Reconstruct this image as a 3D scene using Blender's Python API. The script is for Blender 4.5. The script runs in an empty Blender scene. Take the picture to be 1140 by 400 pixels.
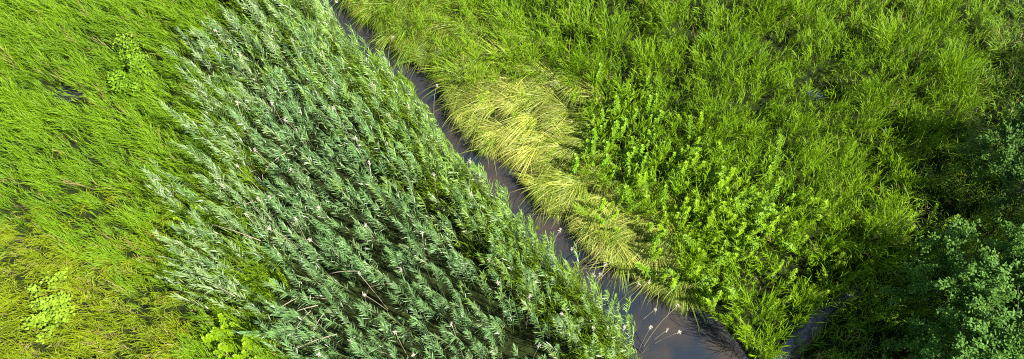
import bpy, math, random
import numpy as np

# ------------------------------------------------------------------ camera, sky, sun, exposure
SC = bpy.context.scene
COL = SC.collection
H = 14.0                       # drone height above the water, metres
TILT = math.radians(24.0)      # off the vertical
FPX = 760.0                    # focal length in photo pixels (photo 1140 x 400)

cam = bpy.data.cameras.new('camera')
cam.sensor_width = 36.0
cam.lens = 36.0 * FPX / 1140.0
cam.clip_start = 0.1
cam.clip_end = 2000.0
camo = bpy.data.objects.new('camera', cam)
COL.objects.link(camo)
camo.location = (0, 0, H)
camo.rotation_euler = (TILT, 0, 0)
SC.camera = camo

SUN_AZ = math.radians(-22.0)   # direction to the sun in the ground plane, from +x towards +y
SUN_EL = math.radians(48.0)
world = bpy.data.worlds.new('World')
SC.world = world
world.use_nodes = True
wn = world.node_tree
bg = wn.nodes['Background']
sky = wn.nodes.new('ShaderNodeTexSky')
sky.sky_type = 'NISHITA'
sky.sun_disc = False
sky.sun_elevation = SUN_EL
sky.sun_rotation = math.pi / 2 - SUN_AZ
wn.links.new(sky.outputs[0], bg.inputs[0])
bg.inputs[1].default_value = 0.07

sun = bpy.data.lights.new('sun', 'SUN')
sun.energy = 5.0
sun.angle = math.radians(0.5)
sun.color = (1.0, 0.955, 0.88)
suno = bpy.data.objects.new('sun', sun)
COL.objects.link(suno)
from mathutils import Vector
sd = Vector((math.cos(SUN_EL) * math.cos(SUN_AZ), math.cos(SUN_EL) * math.sin(SUN_AZ), math.sin(SUN_EL)))
suno.rotation_euler = (-sd).to_track_quat('-Z', 'Y').to_euler()
suno.location = (10, -5, 30)

SC.view_settings.view_transform = 'Standard'
SC.view_settings.look = 'None'
SC.view_settings.gamma = 1.0
SC.view_settings.use_curve_mapping = False
SC.view_settings.exposure = 1.72
SC.cycles.pixel_filter_type = 'BLACKMAN_HARRIS'
SC.cycles.filter_width = 1.1
SC.cycles.use_denoising = False
SC.cycles.max_bounces = 8
SC.cycles.diffuse_bounces = 3
SC.cycles.transmission_bounces = 4

# ------------------------------------------------------------------ helpers
rng = np.random.default_rng(7)
random.seed(7)
CT, ST = math.cos(TILT), math.sin(TILT)


def ground_at(u, v, z=0.0):
    """photo pixel -> the point of the plane at height z that it looks at"""
    a = (u - 570.0) / FPX
    b = (200.0 - v) / FPX
    dx, dy, dz = a, ST + b * CT, -CT + b * ST
    t = (H - z) / (-dz)
    return np.stack(np.broadcast_arrays(dx * t, dy * t, z + 0.0 * dx), -1)


def pixel_of(x, y, z):
    ry, rz = y, z - H
    dep = ry * ST - rz * CT
    up = ry * CT + rz * ST
    dep = np.maximum(dep, 0.5)
    return 570.0 + FPX * x / dep, 200.0 - FPX * up / dep


def _hash(ix, iy, seed):
    h = (ix * 374761393 + iy * 668265263 + seed * 1442695041) & 0xFFFFFFFF
    h = ((h ^ (h >> 13)) * 1274126177) & 0xFFFFFFFF
    h = h ^ (h >> 16)
    return (h & 0xFFFF) / 65535.0


def noise(x, y, freq=1.0, seed=0):
    x = np.asarray(x, float) * freq
    y = np.asarray(y, float) * freq
    ix, iy = np.floor(x).astype(np.int64), np.floor(y).astype(np.int64)
    fx, fy = x - ix, y - iy
    fx, fy = fx * fx * (3 - 2 * fx), fy * fy * (3 - 2 * fy)
    a, b = _hash(ix, iy, seed), _hash(ix + 1, iy, seed)
    c, d = _hash(ix, iy + 1, seed), _hash(ix + 1, iy + 1, seed)
    return (a * (1 - fx) + b * fx) * (1 - fy) + (c * (1 - fx) + d * fx) * fy


def fbm(x, y, freq=1.0, seed=0):
    return (noise(x, y, freq, seed) * 0.55 + noise(x, y, freq * 2.1, seed + 11) * 0.3
            + noise(x, y, freq * 4.3, seed + 23) * 0.15)


def worley(x, y, freq, seed=0):
    """distance to the nearest clump centre (0 centre, 1 seam) and the direction away from it"""
    x, y = np.asarray(x, float) * freq, np.asarray(y, float) * freq
    ix, iy = np.floor(x).astype(np.int64), np.floor(y).astype(np.int64)
    best, second = np.full(x.shape, 9.0), np.full(x.shape, 9.0)
    bx, by, bid = np.zeros(x.shape), np.zeros(x.shape), np.zeros(x.shape)
    for ox in (-1, 0, 1):
        for oy in (-1, 0, 1):
            jx, jy = ix + ox, iy + oy
            cx, cy = jx + 0.15 + 0.7 * _hash(jx, jy, seed), jy + 0.15 + 0.7 * _hash(jx, jy, seed + 5)
            d = np.hypot(x - cx, y - cy)
            closer = d < best
            second = np.where(closer, best, np.minimum(second, d))
            bx, by = np.where(closer, x - cx, bx), np.where(closer, y - cy, by)
            bid = np.where(closer, _hash(jx, jy, seed + 9), bid)
            best = np.where(closer, d, best)
    return np.clip(best / np.maximum(second, 1e-6), 0, 1), bx, by, bid


def in_poly(px, py, poly):
    px, py = np.asarray(px, float), np.asarray(py, float)
    r = np.zeros(px.shape, bool)
    n = len(poly)
    for i in range(n):
        x0, y0 = poly[i]
        x1, y1 = poly[(i + 1) % n]
        if y0 == y1:
            continue
        c = ((y0 > py) != (y1 > py)) & (px < (x1 - x0) * (py - y0) / (y1 - y0) + x0)
        r ^= c
    return r


def poly_dist(px, py, line):
    """distance in pixels to an open polyline"""
    d = np.full(np.shape(px), 1e9)
    for (x0, y0), (x1, y1) in zip(line[:-1], line[1:]):
        ex, ey = x1 - x0, y1 - y0
        t = np.clip(((px - x0) * ex + (py - y0) * ey) / (ex * ex + ey * ey), 0, 1)
        d = np.minimum(d, np.hypot(px - x0 - t * ex, py - y0 - t * ey))
    return d


def nrm(v):
    return v / np.maximum(np.linalg.norm(v, axis=-1, keepdims=True), 1e-9)


class Mesh:
    """collects blades, leaves and tubes and writes them as one mesh"""

    def __init__(self):
        self.v, self.f, self.c, self.n = [], [], [], 0

    def blades(self, P, d0, d1, L, W, col0, col1, ns=3, prof=None, twist=None, curl=1.0):
        """curved tapering strips from P, starting along d0 and ending along d1"""
        N = len(P)
        if N == 0:
            return
        d0, d1 = nrm(np.asarray(d0, float)), nrm(np.asarray(d1, float))
        L = np.broadcast_to(L, (N,)).astype(float)
        W = np.broadcast_to(W, (N,)).astype(float)
        if prof is None:
            prof = [0.7, 1.0, 0.75, 0.45, 0.3][:ns]
        if twist is None:
            twist = rng.uniform(-0.7, 0.7, N)
        k = 2 * ns + 1
        V = np.zeros((N, k, 3))
        C = np.zeros((N, k, 4))
        C[..., 3] = 1
        p = np.array(P, float)
        for s in range(ns + 1):
            t = s / ns
            d = nrm(d0 * (1 - t ** curl) + d1 * t ** curl)
            if s:
                p = p + d * (L / ns)[:, None]
            cc = col0 * (1 - t) + col1 * t
            if s == ns:
                V[:, 2 * s] = p
                C[:, 2 * s, :3] = cc
            else:
                w = np.cross(d, (0.0, 0.0, 1.0))
                bad = np.linalg.norm(w, axis=1) < 0.05
                w[bad] = (1, 0, 0)
                w = nrm(w)
                u = np.cross(w, d)
                w = w * np.cos(twist)[:, None] + u * np.sin(twist)[:, None]
                hw = (W * prof[s] * 0.5)[:, None]
                V[:, 2 * s] = p - w * hw
                V[:, 2 * s + 1] = p + w * hw
                C[:, 2 * s, :3] = cc
                C[:, 2 * s + 1, :3] = cc
        base = self.n + np.arange(N)[:, None] * k
        for s in range(ns - 1):
            self.f.append(np.concatenate([base + 2 * s, base + 2 * s + 1, base + 2 * s + 3, base + 2 * s + 2], 1))
        s = ns - 1
        self.f.append(np.concatenate([base + 2 * s, base + 2 * s + 1, base + 2 * s + 2], 1))
        self.v.append(V.reshape(-1, 3))
        self.c.append(C.reshape(-1, 4))
        self.n += N * k

    def tube(self, pts, rad, col, sides=5):
        pts = np.asarray(pts, float)
        n = len(pts)
        rad = np.broadcast_to(rad, (n,))
        t = np.gradient(pts, axis=0)
        t = nrm(t)
        a = nrm(np.cross(t, np.where(np.abs(t[:, 2:3]) > 0.9, [[1.0, 0, 0]], [[0, 0, 1.0]])))
        b = np.cross(t, a)
        ang = np.arange(sides) * 2 * math.pi / sides
        V = pts[:, None] + rad[:, None, None] * (a[:, None] * np.cos(ang)[None, :, None] + b[:, None] * np.sin(ang)[None, :, None])
        i = np.arange(n - 1)[:, None] * sides + self.n
        j = np.arange(sides)[None]
        j2 = (j + 1) % sides
        q = np.stack([i + j, i + j2, i + sides + j2, i + sides + j], -1).reshape(-1, 4)
        self.f.append(q)
        cap = self.n + (n - 1) * sides + np.arange(sides)
        self.f.append(cap[None])
        self.v.append(V.reshape(-1, 3))
        C = np.ones((n * sides, 4))
        C[:, :3] = col
        self.c.append(C)
        self.n += n * sides

    def build(self, name):
        me = bpy.data.meshes.new(name)
        V = np.concatenate(self.v).astype(np.float32)
        C = np.concatenate(self.c).astype(np.float32)
        loops = np.concatenate([f.reshape(-1) for f in self.f]).astype(np.int32)
        tot = np.concatenate([np.full(len(f), f.shape[1]) for f in self.f]).astype(np.int32)
        start = np.concatenate([[0], np.cumsum(tot)[:-1]]).astype(np.int32)
        me.vertices.add(len(V))
        me.vertices.foreach_set('co', V.reshape(-1))
        me.loops.add(len(loops))
        me.loops.foreach_set('vertex_index', loops)
        me.polygons.add(len(tot))
        me.polygons.foreach_set('loop_start', start)
        me.polygons.foreach_set('loop_total', tot)
        me.polygons.foreach_set('use_smooth', np.ones(len(tot), bool))
        at = me.color_attributes.new('Col', 'FLOAT_COLOR', 'POINT')
        at.data.foreach_set('color', np.clip(C, 0, 1).reshape(-1))
        me.update(calc_edges=True)
        return me


def link(name, data, mat=None, parent=None, loc=None, rotz=0.0, scale=1.0):
    o = bpy.data.objects.new(name, data)
    COL.objects.link(o)
    if mat is not None and data is not None and not data.materials:
        data.materials.append(mat)
    if parent is not None:
        o.parent = parent
    if loc is not None:
        o.location = loc
    if rotz:
        o.rotation_euler = (0, 0, rotz)
    if scale != 1.0:
        o.scale = (scale,) * 3
    return o


def tag(o, label=None, cat=None, group=None, kind=None):
    if label:
        o['label'] = label
    if cat:
        o['category'] = cat
    if group:
        o['group'] = group
    if kind:
        o['kind'] = kind
    return o


def leaf_material(name, rough=0.45, spec=0.5, trans=0.35, tint=(1.1, 1.15, 0.5), vary=0.25, sheen=0.0):
    m = bpy.data.materials.new(name)
    m.use_nodes = True
    nt = m.node_tree
    nt.nodes.clear()
    out = nt.nodes.new('ShaderNodeOutputMaterial')
    mix = nt.nodes.new('ShaderNodeMixShader')
    pr = nt.nodes.new('ShaderNodeBsdfPrincipled')
    tr = nt.nodes.new('ShaderNodeBsdfTranslucent')
    at = nt.nodes.new('ShaderNodeAttribute')
    at.attribute_name = 'Col'
    inf = nt.nodes.new('ShaderNodeObjectInfo')
    geo = nt.nodes.new('ShaderNodeNewGeometry')
    nz = nt.nodes.new('ShaderNodeTexNoise')
    nz.inputs['Scale'].default_value = 9.0
    nz.inputs['Detail'].default_value = 2.0
    nt.links.new(geo.outputs['Position'], nz.inputs['Vector'])
    mr = nt.nodes.new('ShaderNodeMapRange')
    mr.inputs['To Min'].default_value = 1.0 - vary
    mr.inputs['To Max'].default_value = 1.0 + vary
    nt.links.new(nz.outputs['Fac'], mr.inputs['Value'])
    mr2 = nt.nodes.new('ShaderNodeMapRange')
    mr2.inputs['To Min'].default_value = 0.85
    mr2.inputs['To Max'].default_value = 1.15
    nt.links.new(inf.outputs['Random'], mr2.inputs['Value'])
    mul = nt.nodes.new('ShaderNodeMath')
    mul.operation = 'MULTIPLY'
    nt.links.new(mr.outputs[0], mul.inputs[0])
    nt.links.new(mr2.outputs[0], mul.inputs[1])
    sc = nt.nodes.new('ShaderNodeVectorMath')
    sc.operation = 'SCALE'
    nt.links.new(at.outputs['Color'], sc.inputs[0])
    nt.links.new(mul.outputs[0], sc.inputs['Scale'])
    tv = nt.nodes.new('ShaderNodeVectorMath')
    tv.operation = 'MULTIPLY'
    tv.inputs[1].default_value = tint
    nt.links.new(sc.outputs[0], tv.inputs[0])
    nt.links.new(sc.outputs[0], pr.inputs['Base Color'])
    nt.links.new(tv.outputs[0], tr.inputs['Color'])
    pr.inputs['Roughness'].default_value = rough
    pr.inputs['Specular IOR Level'].default_value = spec
    if sheen:
        pr.inputs['Sheen Weight'].default_value = sheen
        pr.inputs['Sheen Roughness'].default_value = 0.4
    mix.inputs[0].default_value = trans
    nt.links.new(pr.outputs[0], mix.inputs[1])
    nt.links.new(tr.outputs[0], mix.inputs[2])
    nt.links.new(mix.outputs[0], out.inputs[0])
    return m


M_GRASS = leaf_material('grass_blade', 0.5, 0.12, 0.28)
M_STRAW = leaf_material('lodged_sedge', 0.45, 0.25, 0.30, (1.0, 1.1, 0.5))
M_REED = leaf_material('reed_leaf', 0.36, 0.55, 0.24, (1.0, 1.2, 0.4))
M_HERB = leaf_material('herb_leaf', 0.5, 0.22, 0.28)
M_TREE = leaf_material('tree_leaf', 0.55, 0.12, 0.30, (1.0, 1.2, 0.4))
M_DRY = leaf_material('dry_stem', 0.7, 0.25, 0.1, (1, 1, 1), 0.15)


def bark_material():
    m = bpy.data.materials.new('bark')
    m.use_nodes = True
    nt = m.node_tree
    pr = nt.nodes['Principled BSDF']
    nz = nt.nodes.new('ShaderNodeTexNoise')
    nz.inputs['Scale'].default_value = 14
    nz.inputs['Detail'].default_value = 6
    cr = nt.nodes.new('ShaderNodeValToRGB')
    cr.color_ramp.elements[0].color = (0.035, 0.026, 0.018, 1)
    cr.color_ramp.elements[1].color = (0.16, 0.13, 0.10, 1)
    tc = nt.nodes.new('ShaderNodeTexCoord')
    nt.links.new(tc.outputs['Object'], nz.inputs['Vector'])
    nt.links.new(nz.outputs['Fac'], cr.inputs[0])
    nt.links.new(cr.outputs[0], pr.inputs['Base Color'])
    bp = nt.nodes.new('ShaderNodeBump')
    bp.inputs['Strength'].default_value = 0.6
    nt.links.new(nz.outputs['Fac'], bp.inputs['Height'])
    nt.links.new(bp.outputs[0], pr.inputs['Normal'])
    pr.inputs['Roughness'].default_value = 0.9
    return m


M_BARK = bark_material()


def ground_material():
    m = bpy.data.materials.new('marsh_soil')
    m.use_nodes = True
    nt = m.node_tree
    pr = nt.nodes['Principled BSDF']
    geo = nt.nodes.new('ShaderNodeNewGeometry')
    n1 = nt.nodes.new('ShaderNodeTexNoise')
    n1.inputs['Scale'].default_value = 7
    n1.inputs['Detail'].default_value = 8
    n1.inputs['Roughness'].default_value = 0.7
    n2 = nt.nodes.new('ShaderNodeTexNoise')
    n2.inputs['Scale'].default_value = 0.5
    n2.inputs['Detail'].default_value = 5
    for n in (n1, n2):
        nt.links.new(geo.outputs['Position'], n.inputs['Vector'])
    cr = nt.nodes.new('ShaderNodeValToRGB')
    e = cr.color_ramp.elements
    e[0].position, e[0].color = 0.3, (0.006, 0.008, 0.003, 1)
    e[1].position, e[1].color = 0.75, (0.032, 0.032, 0.009, 1)
    x = cr.color_ramp.elements.new(0.52)
    x.color = (0.013, 0.021, 0.004, 1)
    nt.links.new(n1.outputs['Fac'], cr.inputs[0])
    g = nt.nodes.new('ShaderNodeValToRGB')
    g.color_ramp.elements[0].position, g.color_ramp.elements[0].color = 0.35, (0.03, 0.06, 0.008, 1)
    g.color_ramp.elements[1].position, g.color_ramp.elements[1].color = 0.7, (0.08, 0.14, 0.012, 1)
    nt.links.new(n1.outputs['Fac'], g.inputs[0])
    # the meadow goes on beyond the marsh: distance from the creek in metres
    ln = nt.nodes.new('ShaderNodeVectorMath')
    ln.operation = 'DISTANCE'
    ln.inputs[1].default_value = (0, 6, 0)
    nt.links.new(geo.outputs['Position'], ln.inputs[0])
    mr = nt.nodes.new('ShaderNodeMapRange')
    mr.inputs['From Min'].default_value = 17
    mr.inputs['From Max'].default_value = 23
    nt.links.new(ln.outputs['Value'], mr.inputs['Value'])
    mx = nt.nodes.new('ShaderNodeMix')
    mx.data_type = 'RGBA'
    nt.links.new(mr.outputs[0], mx.inputs['Factor'])
    nt.links.new(cr.outputs[0], mx.inputs['A'])
    nt.links.new(g.outputs[0], mx.inputs['B'])
    nt.links.new(mx.outputs['Result'], pr.inputs['Base Color'])
    bp = nt.nodes.new('ShaderNodeBump')
    bp.inputs['Strength'].default_value = 0.8
    bp.inputs['Distance'].default_value = 0.07
    nt.links.new(n1.outputs['Fac'], bp.inputs['Height'])
    nt.links.new(bp.outputs[0], pr.inputs['Normal'])
    pr.inputs['Roughness'].default_value = 0.9
    pr.inputs['Specular IOR Level'].default_value = 0.08
    return m


def water_material():
    m = bpy.data.materials.new('creek_water')
    m.use_nodes = True
    nt = m.node_tree
    pr = nt.nodes['Principled BSDF']
    geo = nt.nodes.new('ShaderNodeNewGeometry')
    n1 = nt.nodes.new('ShaderNodeTexNoise')
    n1.inputs['Scale'].default_value = 1.1
    n1.inputs['Detail'].default_value = 4
    nt.links.new(geo.outputs['Position'], n1.inputs['Vector'])
    cr = nt.nodes.new('ShaderNodeValToRGB')
    e = cr.color_ramp.elements
    e[0].position, e[0].color = 0.40, (0.013, 0.018, 0.024, 1)
    e[1].position, e[1].color = 0.72, (0.040, 0.031, 0.023, 1)
    nt.links.new(n1.outputs['Fac'], cr.inputs[0])
    nt.links.new(cr.outputs[0], pr.inputs['Base Color'])
    pr.inputs['Roughness'].default_value = 0.12
    pr.inputs['IOR'].default_value = 1.33
    mp = nt.nodes.new('ShaderNodeMapping')
    mp.inputs['Rotation'].default_value = (0, 0, math.radians(-40))
    mp.inputs['Scale'].default_value = (2.2, 9.0, 1)
    nt.links.new(geo.outputs['Position'], mp.inputs['Vector'])
    n2 = nt.nodes.new('ShaderNodeTexNoise')
    n2.inputs['Scale'].default_value = 1.6
    n2.inputs['Detail'].default_value = 3
    n2.inputs['Distortion'].default_value = 0.8
    nt.links.new(mp.outputs[0], n2.inputs['Vector'])
    bp = nt.nodes.new('ShaderNodeBump')
    bp.inputs['Strength'].default_value = 0.35
    bp.inputs['Distance'].default_value = 0.03
    nt.links.new(n2.outputs['Fac'], bp.inputs['Height'])
    nt.links.new(bp.outputs[0], pr.inputs['Normal'])
    return m


# ------------------------------------------------------------------ where things are, read off the photograph
# creek banks at water level (photo pixels)
RIGHT_EDGE = [(290, -140), (345, -60), (387, 0), (404, 24), (435, 47), (465, 71), (494, 99), (507, 129), (525, 159), (564, 187),
              (594, 213), (624, 250), (662, 282), (700, 303), (724, 320), (762, 345), (792, 352), (808, 372), (832, 402), (880, 470), (960, 580)]
LEFT_EDGE = [(235, -140), (300, -60), (335, 0), (352, 18), (388, 55), (430, 85), (458, 108), (470, 130), (485, 160), (518, 188),
             (545, 212), (568, 245), (592, 270), (616, 296), (652, 325), (680, 352), (695, 380), (712, 410), (760, 480), (830, 590)]
CHANNEL = LEFT_EDGE + RIGHT_EDGE[::-1]
SIDE_POOL = [(845, 420), (864, 394), (880, 379), (896, 362), (907, 348), (925, 338), (944, 324), (962, 317), (964, 324), (946, 336), (930, 349), (916, 360), (903, 375), (890, 391), (875, 420)]
POOLS = [(908, 106, 11, 8), (78, 103, 20, 7), (966, 384, 12, 7)]     # small open wet spots: u, v, ru, rv

REEDBED = [(262, -150), (330, -60), (356, 0), (373, 18), (408, 53), (446, 80), (474, 105), (487, 130), (502, 159), (536, 184), (565, 209),
           (590, 243), (615, 268), (640, 291), (682, 316), (706, 342), (716, 372), (724, 388), (745, 430), (790, 520), (330, 520), (322, 400),
           (262, 374), (208, 348), (176, 300), (196, 255), (162, 215), (205, 175), (178, 120), (212, 80), (196, 40), (246, 0), (225, -60), (205, -150)]
YELLOW = [(330, -140), (372, -40), (390, 5), (432, 50), (492, 102), (520, 160), (592, 214), (662, 284), (724, 322), (760, 338), (748, 290),
          (712, 232), (655, 190), (640, 150), (626, 95), (575, 60), (545, 30), (500, 10), (470, -10), (430, -140)]
HERBS = [(655, 112), (700, 100), (740, 125), (748, 170), (800, 165), (862, 190), (880, 225), (868, 270), (842, 318), (815, 345), (770, 332), (750, 290),
         (715, 232), (662, 190)]


OPEN_WATER = [(262, -150), (330, -60), (354, 0), (371, 18), (406, 53), (444, 78), (472, 103), (484, 128), (499, 157), (533, 184), (562, 209),
              (590, 241), (614, 266), (640, 291), (680, 316), (704, 342), (714, 372), (722, 388), (745, 430), (790, 520)] + RIGHT_EDGE[::-1]


def trim(P, d0, d1, L, leak=0.03):
    """shorten blades that would hang right across the open creek"""
    L = np.array(L, float)
    a, b = nrm(d0), nrm(d1)
    free = rng.random(len(L)) < leak
    free2 = rng.random(len(L)) < 0.7
    for it in range(6):
        bad = np.zeros(len(L), bool)
        for f, g in ((0.45, 0.2), (0.7, 0.33), (1.0, 0.5)):
            q = P + (a * (1 - g) + b * g) * (L * f)[:, None]
            u, v = pixel_of(q[:, 0], q[:, 1], q[:, 2])
            bad |= in_poly(u, v, OPEN_WATER)
            bad |= in_poly(u, v, SIDE_POOL) & ~free2
            for pa, pb, pu, pv in POOLS:
                bad |= (((u - pa) / pu) ** 2 + ((v - pb) / pv) ** 2 < 0.8) & ~free2
        bad &= ~free
        L = np.where(bad, L * 0.72, L)
    return L, ~bad | (rng.random(len(L)) < 0.25)


def channel_depth(u, v):
    """1 in the open creek and the wet spots, 0 on land (ground-level pixels)"""
    c = in_poly(u, v, CHANNEL) | in_poly(u, v, SIDE_POOL)
    for a, b, ru, rv in POOLS:
        c |= ((u - a) / ru) ** 2 + ((v - b) / rv) ** 2 < 1
    return c


# ------------------------------------------------------------------ setting: ground and water
def axis(lo, hi, step, far):
    a = np.arange(lo, hi + 1e-6, step)
    g = np.cumsum(step * 1.35 ** np.arange(1, 60))
    g = g[g < far]
    return np.concatenate([lo - g[::-1], a, hi + g])


def smooth_mask(m, k=2):
    m = m.astype(float)
    for _ in range(k):
        p = np.pad(m, 1, mode='edge')
        m = (p[:-2, 1:-1] + p[2:, 1:-1] + p[1:-1, :-2] + p[1:-1, 2:] + 2 * m) / 6
    return m


gx, gy = axis(-17, 17, 0.14, 400), axis(-2, 16, 0.14, 400)
X, Y = np.meshgrid(gx, gy)
U, V = pixel_of(X, Y, 0.0)
near = (np.abs(X) < 17.5) & (Y > -2.5) & (Y < 16.5)
wet = smooth_mask(channel_depth(U, V) & near, 2)
Z = 0.16 + 0.12 * fbm(X, Y, 0.5, 3) + 0.06 * fbm(X, Y, 2.2, 5) - 0.75 * wet
verts = np.stack([X, Y, Z], -1).reshape(-1, 3)
ny, nx = X.shape
ii = (np.arange(ny - 1)[:, None] * nx + np.arange(nx - 1)[None]).reshape(-1)
gm = Mesh()
gm.v.append(verts)
gm.c.append(np.ones((len(verts), 4)))
gm.f.append(np.stack([ii, ii + 1, ii + nx + 1, ii + nx], -1))
ground = link('ground', gm.build('ground'), ground_material())
tag(ground, 'dark wet marsh soil under the grass and reeds', kind='structure')

wx, wy = np.linspace(-17, 17, 35), np.linspace(-2, 16, 19)
X, Y = np.meshgrid(wx, wy)
wm = Mesh()
wm.v.append(np.stack([X, Y, X * 0], -1).reshape(-1, 3))
wm.c.append(np.ones((X.size, 4)))
ny, nx = X.shape
ii = (np.arange(ny - 1)[:, None] * nx + np.arange(nx - 1)[None]).reshape(-1)
wm.f.append(np.stack([ii, ii + 1, ii + nx + 1, ii + nx], -1))
water = link('creek_water', wm.build('creek_water'), water_material())
tag(water, 'dark blue grey creek water running diagonally between reeds and grass', kind='structure')


def sky_tint_material():  # sky reflection painted into the base colour as pale blue grey patches
    m = bpy.data.materials.new('sky_tint_water')
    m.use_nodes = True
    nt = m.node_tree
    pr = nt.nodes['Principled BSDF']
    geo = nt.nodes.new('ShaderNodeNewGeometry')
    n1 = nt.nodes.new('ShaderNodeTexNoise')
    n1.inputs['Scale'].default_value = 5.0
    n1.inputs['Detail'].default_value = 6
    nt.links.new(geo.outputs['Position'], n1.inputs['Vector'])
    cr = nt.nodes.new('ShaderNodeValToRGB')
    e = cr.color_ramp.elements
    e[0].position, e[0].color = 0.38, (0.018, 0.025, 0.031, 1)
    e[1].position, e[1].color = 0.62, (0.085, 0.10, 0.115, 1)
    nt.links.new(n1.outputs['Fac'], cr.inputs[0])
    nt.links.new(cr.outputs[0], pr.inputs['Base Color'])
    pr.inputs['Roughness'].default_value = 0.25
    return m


M_SKY_TINT = sky_tint_material()


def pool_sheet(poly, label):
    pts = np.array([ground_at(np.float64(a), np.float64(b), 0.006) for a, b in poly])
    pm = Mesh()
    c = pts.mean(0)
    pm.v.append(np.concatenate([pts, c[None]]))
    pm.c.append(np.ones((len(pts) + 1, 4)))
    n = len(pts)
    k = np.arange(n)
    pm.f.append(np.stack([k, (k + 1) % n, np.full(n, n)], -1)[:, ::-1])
    tag(link('pool_water', pm.build('pool_water'), M_SKY_TINT), label, kind='structure')


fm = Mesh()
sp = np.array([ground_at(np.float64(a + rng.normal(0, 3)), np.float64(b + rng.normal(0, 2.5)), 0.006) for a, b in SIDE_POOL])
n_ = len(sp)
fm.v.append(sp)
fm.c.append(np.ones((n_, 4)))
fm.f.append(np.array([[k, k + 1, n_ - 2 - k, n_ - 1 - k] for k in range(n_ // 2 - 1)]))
tag(link('side_channel_water', fm.build('side_channel_water'), M_SKY_TINT), 'silvery blue side channel between grass and tree, lower right', kind='structure')
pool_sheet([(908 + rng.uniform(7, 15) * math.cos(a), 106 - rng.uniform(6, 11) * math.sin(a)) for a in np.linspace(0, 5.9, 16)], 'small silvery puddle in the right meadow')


def ground_z(x, y):
    u, v = pixel_of(x, y, 0.0)
    w = channel_depth(u, v)
    return 0.16 + 0.12 * fbm(x, y, 0.5, 3) + 0.06 * fbm(x, y, 2.2, 5) - 0.04 - np.where(w, 0.55, 0.0)


# ------------------------------------------------------------------ grass (nobody could count it)
def scatter(x0, x1, y0, y1, step):
    xs, ys = np.arange(x0, x1, step), np.arange(y0, y1, step)
    X, Y = np.meshgrid(xs, ys)
    X = X + rng.uniform(-0.5, 0.5, X.shape) * step * 1.3
    Y = Y + rng.uniform(-0.5, 0.5, Y.shape) * step * 1.3
    return X.reshape(-1), Y.reshape(-1)


GAPS = [(85, 108, 26, 9), (48, 172, 17, 8), (128, 84, 9, 12), (166, 82, 8, 10), (150, 62, 26, 7), (75, 150, 10, 6), (910, 100, 16, 16), (925, 70, 7, 16),
        (745, 140, 9, 9), (645, 116, 11, 15), (648, 172, 7, 14), (692, 206, 15, 8), (838, 205, 10, 8), (868, 265, 10, 8), (760, 95, 6, 22), (775, 40, 6, 26), (855, 60, 7, 20), (1030, 190, 14, 10), (880, 310, 12, 10),
        (700, 14, 10, 7), (590, 22, 10, 6), (840, 130, 6, 14), (985, 150, 6, 14), (835, 290, 9, 10), (940, 20, 7, 14), (215, 65, 12, 9), (240, 70, 9, 14), (60, 40, 8, 5), (20, 215, 10, 6)]


def gap_field(u, v):
    g = np.zeros(np.shape(u))
    for a, b, ru, rv in GAPS:
        g = np.maximum(g, 1.0 - (((u - a) / ru) ** 2 + ((v - b) / rv) ** 2))
    return np.clip(g, 0, 1)


def lerp_col(a, b, t):
    return np.asarray(a)[None] * (1 - t[:, None]) + np.asarray(b)[None] * t[:, None]


tx, ty = scatter(-16.3, 16.3, -0.8, 14.6, 0.15)
tz = ground_z(tx, ty)
bu, bv = pixel_of(tx, ty, 0.0)
cu, cv = pixel_of(tx, ty, 0.6)
ju = cu + (fbm(tx, ty, 0.9, 31) - 0.5) * 60
jv = cv + (fbm(tx, ty, 0.9, 37) - 0.5) * 60
wetm = in_poly(bu, bv, CHANNEL) | (channel_depth(bu, bv) & (rng.random(len(tx)) < 0.42))
tz = np.maximum(tz, -0.15)
reedm = in_poly(*pixel_of(tx, ty, 1.4), REEDBED)
fru = np.clip((pixel_of(tx, ty, 1.0)[0] - 215) / 110, 0, 1)
reedm &= rng.random(len(tx)) < fru ** 0.7
yel = in_poly(ju, jv, YELLOW)
herb = in_poly(ju, jv, HERBS)
left_of = np.zeros(len(tx), bool)
le = np.array(LEFT_EDGE, float)
left_of = cu < np.interp(cv, le[:, 1], le[:, 0])
gap = np.maximum(gap_field(bu, bv), np.maximum(gap_field(cu, cv), np.where(left_of, gap_field(*pixel_of(tx - 0.45, ty + 0.15, 0.45)), 0)))
SHADE_EDGE = [(1130, -60), (1108, 40), (1062, 120), (1040, 180), (985, 260), (965, 305), (900, 352), (862, 400), (830, 480)]
se = np.array(SHADE_EDGE, float)
shade = ju > np.interp(cv, se[:, 1], se[:, 0])

mound = np.clip((fbm(tx, ty, 0.95, 41) - 0.5) * 1.5 + 0.5, 0, 1)
tuft = rng.random(len(tx))
wob = 0.25
wl = worley(tx * 0.62 + ty * 0.35 + wob * noise(tx, ty, 2, 7), ty * 1.1 + wob * noise(tx, ty, 2, 9), 1.9, 3)
wr = worley(tx + wob * noise(tx, ty, 2, 7), ty + wob * noise(tx, ty, 2, 9), 1.75, 13)
seam = np.where(left_of, wl[0], wr[0])
fan = np.stack([np.where(left_of, wl[1], wr[1]), np.where(left_of, wl[2], wr[2])], -1)
cid = np.where(left_of, wl[3], wr[3])
wb = worley(tx + 0.5 * noise(tx, ty, 1.3, 17), ty + 0.5 * noise(tx, ty, 1.3, 19), 0.72, 33)
dome = np.clip(1.2 - seam ** 1.6 * 1.45, 0.0, 1) * (0.55 + 0.45 * cid)
hill = np.where(left_of, np.clip(1.1 - wb[0] ** 3 * 0.5, 0, 1), np.clip(1.15 - wb[0] ** 2.6 * 0.85, 0.1, 1) * (0.75 + 0.3 * wb[3]))
dome = dome * hill
mound = mound * (0.45 + 0.55 * hill)
fine = noise(tx, ty, 2.6, 47)


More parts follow.
